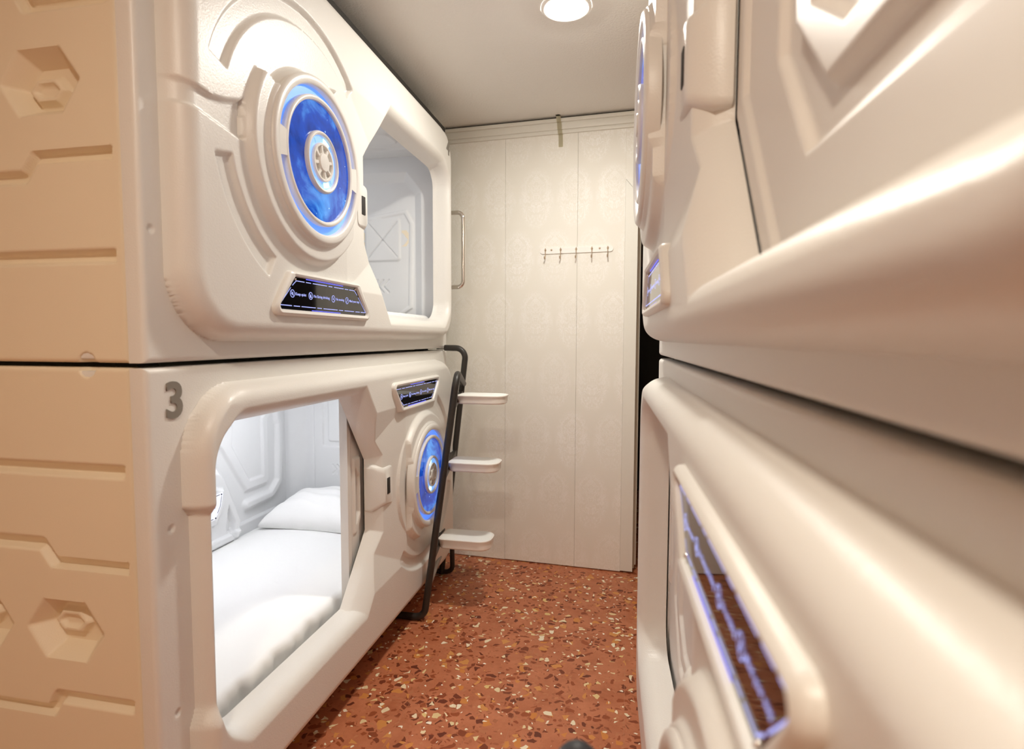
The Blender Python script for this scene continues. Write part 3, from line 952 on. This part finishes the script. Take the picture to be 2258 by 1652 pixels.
def pillow(label):
    cx, cy, z0 = -1.64, 2.86, .362
    hx, hy, hz = .315, .20, .115
    V = []; F = []
    nx, ny = 56, 40
    def pt(s, t, top):
        e = (1 - abs(s) ** 2.6) * (1 - abs(t) ** 2.6)
        e = max(e, 0) ** .45
        px = hx * s * (1 - .07 * (1 - abs(t) ** 2)) ; py = hy * t * (1 - .09 * (1 - abs(s) ** 2))
        wr = .006 * sin(9 * s + 3 * t) * e + .004 * sin(15 * t + 5 * s) * e 
        z = (hz * 1.25 * e + wr) if top else -.004 * e
        tilt = .25 * (py + hy) * .38
        return (cx + px, cy + py, z0 + .006 + z + tilt * (1 if top else .55))
    for top in (True, False):
        base = len(V)
        for j in range(ny + 1):
            for i in range(nx + 1):
                V.append(pt(-1 + 2 * i / nx, -1 + 2 * j / ny, top))
        for j in range(ny):
            for i in range(nx):
                a = base + j * (nx + 1) + i
                q = (a, a + 1, a + nx + 2, a + nx + 1)
                F.append(q if top else q[::-1])
    o = mesh_obj('pillow', V, F, SHEET, None, 70)
    bm = bmesh.new(); bm.from_mesh(o.data)
    bmesh.ops.remove_doubles(bm, verts=bm.verts[:], dist=.0015)
    bm.to_mesh(o.data); bm.free()
    return tag(o, label, 'pillow')
pillow('plump white pillow at the far end of the bed in pod 3')

# -------------------------------------------------------------------- ladder
lad = empty('ladder', (-.95, 2.84, 0))
tag(lad, 'black tubular ladder with three white treads leaning at the end of pod 3', 'ladder')
def W2(o):  # geometry was given in world space: bring it under the ladder's base
    o.location = (.95, -2.84, 0); return o
yn, yf = 2.57, 3.12
near = fillet([(-1.135, yn, .0172), (-.968, yn, .0182), (-.796, yn, 1.225), (-.925, yf - .012, 1.13)], .055, 10)
W2(tube('rail', near, .017, TUBEM, lad))
far = fillet([(-1.066, yf, .004), (-.912, yf, 1.331), (-1.040, yf, 1.333)], .06, 10)
W2(tube('rail', far, .017, TUBEM, lad))
W2(box('hook_tab', (-1.085, yf - .012, 1.3245), (-1.035, yf + .012, 1.3292), TUBEM, lad))
W2(tube('stay_foot', fillet([(-1.035, yf - .015, .235), (-1.0, yf, .19), (-.998, yf, .017), (-1.12, yf, .017)], .04), .014, TUBEM, lad))
W2(tube('crossbar', [(-.945, yn, .19), (-1.04, yf, .215)], .017, GALV, lad))
W2(tube('rail_end_cap', [(-1.15, yn, .0178), (-1.132, yn, .0178)], .0176, GALV, lad))
def tread(x0, x1, zt, th):
    y0, y1 = 2.700, 2.862
    zb = zt - th
    P = [(x0, y0), (x1, y0), (x1, y1), (x0, y1)]
    def lp(ins, z, r):
        q = [(x0 + ins, y0 + ins), (x1 - ins, y0 + ins), (x1 - ins, y1 - ins), (x0 + ins, y1 - ins)]
        # generous round at the aisle end, small at the rail end
        pts = []
        for i, rr in enumerate((.025, r, r, .025)):
            a = Vector(q[i - 1]); b = Vector(q[i]); c = Vector(q[(i + 1) % 4])
            d1 = (a - b).normalized(); d2 = (c - b).normalized()
            p1, p2, cen = b + d1 * rr, b + d2 * rr, b + (d1 + d2) * rr
            a1 = math.atan2(p1.y - cen.y, p1.x - cen.x); a2 = math.atan2(p2.y - cen.y, p2.x - cen.x)
            da = (a2 - a1 + pi) % (2 * pi) - pi
            pts += [(cen.x + rr * cos(a1 + da * k / 8), cen.y + rr * sin(a1 + da * k / 8), z) for k in range(9)]
        return pts
    t = W2(loft('tread', [lp(.006, zb, .055), lp(.001, zb + .006, .06), lp(0, zt - .006, .06), lp(-.004, zt - .005, .064), lp(-.004, zt, .064)], TREADM, lad, cap0=True, cap1=True))
    loft('tread_pad', [lp(.004, zt, .056), lp(.005, zt + .0012, .055)], TREADT, t, cap1=True)
    z = zb + .008
    def railx(zz, a, b): return a[0] + (b[0] - a[0]) * (zz - a[1]) / (b[1] - a[1])
    xn = railx(z, (-.968, .018), (-.796, 1.225)); xf = railx(z, (-1.066, .004), (-.912, 1.331))
    bm = bmesh.new()
    a = Vector((xn, yn, z)); b = Vector((xf, yf, z)); L = (b - a).length
    Mx = Matrix.Translation(a) @ (b - a).to_track_quat('Y', 'Z').to_matrix().to_4x4()
    add_box(bm, (-.012, 0, -.018), (.012, L, .018), .002, 1, Mx)
    W2(bm_obj('tread_bar', bm, TUBEM, lad))
    W2(box('tread_bracket', (min(xn, x0) - .03 + .02, y0 + .03, zb + .004), (x0 + .03, y1 - .03, zb + .022), TUBEM, lad))
tread(-.842, -.602, 1.104, .042)
tread(-.888, -.636, .764, .045)
tread(-.940, -.676, .368, .050)

# ---------------------------------------------------------------- room shell
CEIL = 2.672
def struct(o): o['kind'] = 'structure'; return o
struct(box('floor', (-2.3, -4.3, -.1), (1.6, 5.4, 0), FLOORM))
struct(box('ceiling', (-2.3, -4.3, CEIL), (1.6, 3.60, CEIL + .1), STUCCO))
PLAIN = simple('plain_wall', (.74, .66, .55), .7, 0, .02)
struct(box('wall_left', (-2.4, -4.3, 0), (-2.3, 5.4, CEIL + .1), PLAIN))
struct(box('wall_right', (1.6, -4.3, 0), (1.7, 5.4, CEIL + .1), PLAIN))
struct(box('wall_front', (-2.3, -4.4, 0), (1.6, -4.3, CEIL + .1), PLAIN))
# end wall: boards covered with wallpaper, turned 3.6 degrees
wb = bpy.data.objects.new('wall_back', None); COL.objects.link(wb); struct(wb)
wb.location = (0, 3.362, 0); wb.rotation_euler = (0, 0, math.atan(-.0625))
def wbox(name, lo, hi, mat, bev=0, kind=True):
    o = box(name, lo, hi, mat, wb, bev, 1)
    if kind: struct(o)
    return o
wbox('wall_back_panel', (-1.32, 0, .004), (-.7500, .10, CEIL), PAPER, .001)
wbox('wall_back_panel', (-.7490, 0, .006), (-.3120, .10, CEIL), PAPER, .001)
wbox('wall_back_panel', (-.3110, 0, .006), (-.037, .10, CEIL), PAPER, .001)
wbox('wall_back_panel', (-2.4, .002, 0), (-1.32, .10, CEIL), PAPER)
wbox('wall_back_panel', (-.037, 0, 2.295), (1.62, .10, CEIL), PAPER)
wbox('wall_back_panel', (.92, 0, .0), (1.62, .10, 2.3), PAPER)
# door casing with mitred corner, flush with the paper
def casing(name, pts, y0, y1, mat):
    loft(name, [[(x, y0, z) for x, z in pts], [(x, y1, z) for x, z in pts]], mat, wb, True, True)['kind'] = 'structure'
casing('trim_1', [(-.0365, .012), (.0345, .012), (.0345, 2.2075), (-.0365, 2.2945)], -.0012, .03, JAMB)
casing('trim_2', [(-.0355, 2.2955), (.0355, 2.2085), (.885, 2.2085), (.92, 2.2955)], -.0012, .03, JAMB)
wbox('trim_3', (-.03, .034, .02), (.042, .062, 2.20), JAMBB)
wbox('trim_4', (-.03, .066, .03), (.050, .10, 2.20), JAMB)
wbox('trim_5', (-.037, .03, 2.208), (.92, .10, 2.296), JAMB)
# crown moulding
bm = bmesh.new()
for (z0, z1, t) in ((2.578, 2.600, .012), (2.599, 2.640, .020), (2.639, 2.660, .032)):
    add_box(bm, (-2.4, -t, z0), (1.62, .01, z1), .004, 2)
struct(bm_obj('trim_6', bm, JAMB, wb))
wbox('crown_gap_shade', (-2.4, -.006, 2.659), (1.62, .004, CEIL), DARK)  # dark strip in place of the shadow gap between moulding and ceiling
# dim corridor beyond the doorway
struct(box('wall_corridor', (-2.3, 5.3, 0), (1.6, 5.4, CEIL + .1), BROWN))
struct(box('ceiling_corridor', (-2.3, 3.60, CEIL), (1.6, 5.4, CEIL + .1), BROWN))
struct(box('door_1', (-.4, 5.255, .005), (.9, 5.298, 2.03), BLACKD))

# ------------------------------------------------------------ wall fittings
hk = empty('coat_hook_rail', (-.3165, 3.362 + .0625 * .3165, 1.907), math.atan(-.0625))
tag(hk, 'white coat hook rail with five bronze hooks screwed to the papered wall', 'coat hooks')
P = rpoly([(-.2145, -.017), (.2145, -.017), (.2145, .017), (-.2145, .017)], .0165, 8)
loft('backplate', [[(x, -.0005, z + x * .004) for x, z in P], [(x, -.006, z + x * .004) for x, z in P]], PLATEW, hk, True, True)
for x in (-.184, -.092, 0, .092, .184):
    bm = bmesh.new()
    vs = [bm.verts.new(v) for v in ((x - .0065, -.006, .004), (x, -.006, -.012), (x + .0065, -.006, .004), (x, -.006, .018), (x, -.014, .003))]
    for a, b in ((0, 1), (1, 2), (2, 3), (3, 0)): bm.faces.new((vs[a], vs[b], vs[4]))
    add_tube(bm, fillet([(x, -.008, -.008), (x, -.010, -.046), (x, -.034, -.052), (x, -.036, -.036)], .010, 5), .0028, 8)
    bm_obj('hook', bm, BRASSY, hk)
for x in (-.147, .137):
    bm = bmesh.new(); bmesh.ops.create_uvsphere(bm, u_segments=12, v_segments=8, radius=.0055, matrix=Matrix.Translation((x, -.006, .004)))
    bm_obj('screw', bm, BRASSY, hk)

# strip of tape from ceiling over the moulding to the wall
tp = []
for (y, z) in ((-.052, CEIL - .0012), (-.036, CEIL - .0012), (-.0345, 2.655), (-.0335, 2.640), (-.0225, 2.636), (-.0215, 2.602), (-.0135, 2.597), (-.0125, 2.580), (-.0016, 2.574), (-.0014, 2.505)):
    tp.append((y, z))
bm = bmesh.new(); rows = []
for i, (y, z) in enumerate(tp):
    sh = .012 * i / len(tp)
    rows.append([bm.verts.new((-.438 + sh, y, z)), bm.verts.new((-.412 + sh, y, z))])
for a, b in zip(rows, rows[1:]): bm.faces.new((a[0], a[1], b[1], b[0]))
bmesh.ops.solidify(bm, geom=bm.faces[:], thickness=-.0006)
tape = bm_obj('masking_tape', bm, TAPE)
tape.location = (0, 3.362, 0); tape.rotation_euler = (0, 0, math.atan(-.0625))
tag(tape, 'strip of yellowed masking tape stuck from ceiling over the moulding', 'tape')

# recessed ceiling lamps
def downlight(x, y, lens, label):
    o = empty('ceiling_light', (x, y, CEIL))
    tag(o, label, 'ceiling light')
    V = []; F = []
    def lz(name, prof, mat, seg=48):
        bm = bmesh.new(); rings = []
        for (r, z) in prof:
            rings.append([bm.verts.new((r * cos(2 * pi * k / seg), r * sin(2 * pi * k / seg), z)) for k in range(seg)])
        for a, b in zip(rings, rings[1:]):
            for k in range(seg): bm.faces.new((a[k], a[(k + 1) % seg], b[(k + 1) % seg], b[k]))
        if prof[-1][0] < .07: bm.faces.new(rings[-1])
        return bm_obj(name, bm, mat, o)
    lz('trim_ring', [(.098, -.0002), (.097, -.006), (.090, -.009), (.080, -.007), (.078, -.003)], PLATEW)
    lz('lens', [(.079, -.004), (.07, -.010), (.05, -.014), (.02, -.016)], lens)
    return o
downlight(-.262, 2.285, LENS, 'round recessed ceiling light glowing white near the papered wall')
downlight(-.35, -.25, LENS3, 'round recessed ceiling light above the near end of the aisle')
downlight(-.35, -3.3, LENS2, 'round recessed warm ceiling light farthest back along the aisle')

# post standing in for an unidentified dark shape at the foot of the picture
po = bpy.data.meshes.new('post')
bm = bmesh.new(); rings = []
prof = [(.030, 0), (.030, .885)] + [(.030 * cos(a), .905 + .040 * sin(a)) for a in np.linspace(0, pi / 2 * .95, 8)]
for (r, z) in prof:
    rings.append([bm.verts.new((r * cos(2 * pi * k / 24), r * sin(2 * pi * k / 24), z)) for k in range(24)])
for a, b in zip(rings, rings[1:]):
    for k in range(24): bm.faces.new((a[k], a[(k + 1) % 24], b[(k + 1) % 24], b[k]))
bm.faces.new(rings[-1]); bm.faces.new(rings[0][::-1])
post = bm_obj('post', bm, POSTM)
post.location = (-.049, .60, 0)
tag(post, 'dark slate round-topped stand-in for an unidentified object at the bottom edge of the aisle', 'post')

# ---------------------------------------------------------------- world, camera
w = bpy.data.worlds.new('World'); scene.world = w; w.use_nodes = True
w.node_tree.nodes['Background'].inputs['Color'].default_value = (1, .85, .7, 1)
w.node_tree.nodes['Background'].inputs['Strength'].default_value = .02

cam = bpy.data.cameras.new('camera')
co = bpy.data.objects.new('camera', cam); COL.objects.link(co)
cam.sensor_width = 36; cam.lens = 1254 * 36 / 2258
cam.clip_start = .02
yaw, pit, roll = R_(11.682), R_(3.668), R_(.18)
co.matrix_world = Matrix.Translation((0, 0, 1.39)) @ Matrix.Rotation(yaw, 4, 'Z') @ Matrix.Rotation(-pit, 4, 'X') @ Matrix.Rotation(-roll, 4, 'Y') @ Matrix.Rotation(pi / 2, 4, 'X')
cam.dof.use_dof = True; cam.dof.focus_distance = 2.2; cam.dof.aperture_fstop = 2.8
scene.camera = co

vs_ = scene.view_settings
vs_.view_transform = 'Standard'; vs_.look = 'None'; vs_.gamma = 1; vs_.use_curve_mapping = False
vs_.exposure = 0.0
scene.cycles.use_denoising = True
scene.cycles.caustics_reflective = False
scene.cycles.max_bounces = 6; scene.cycles.diffuse_bounces = 5; scene.cycles.glossy_bounces = 3
scene.cycles.use_adaptive_sampling = True; scene.cycles.adaptive_threshold = .06
scene.cycles.sample_clamp_indirect = 8
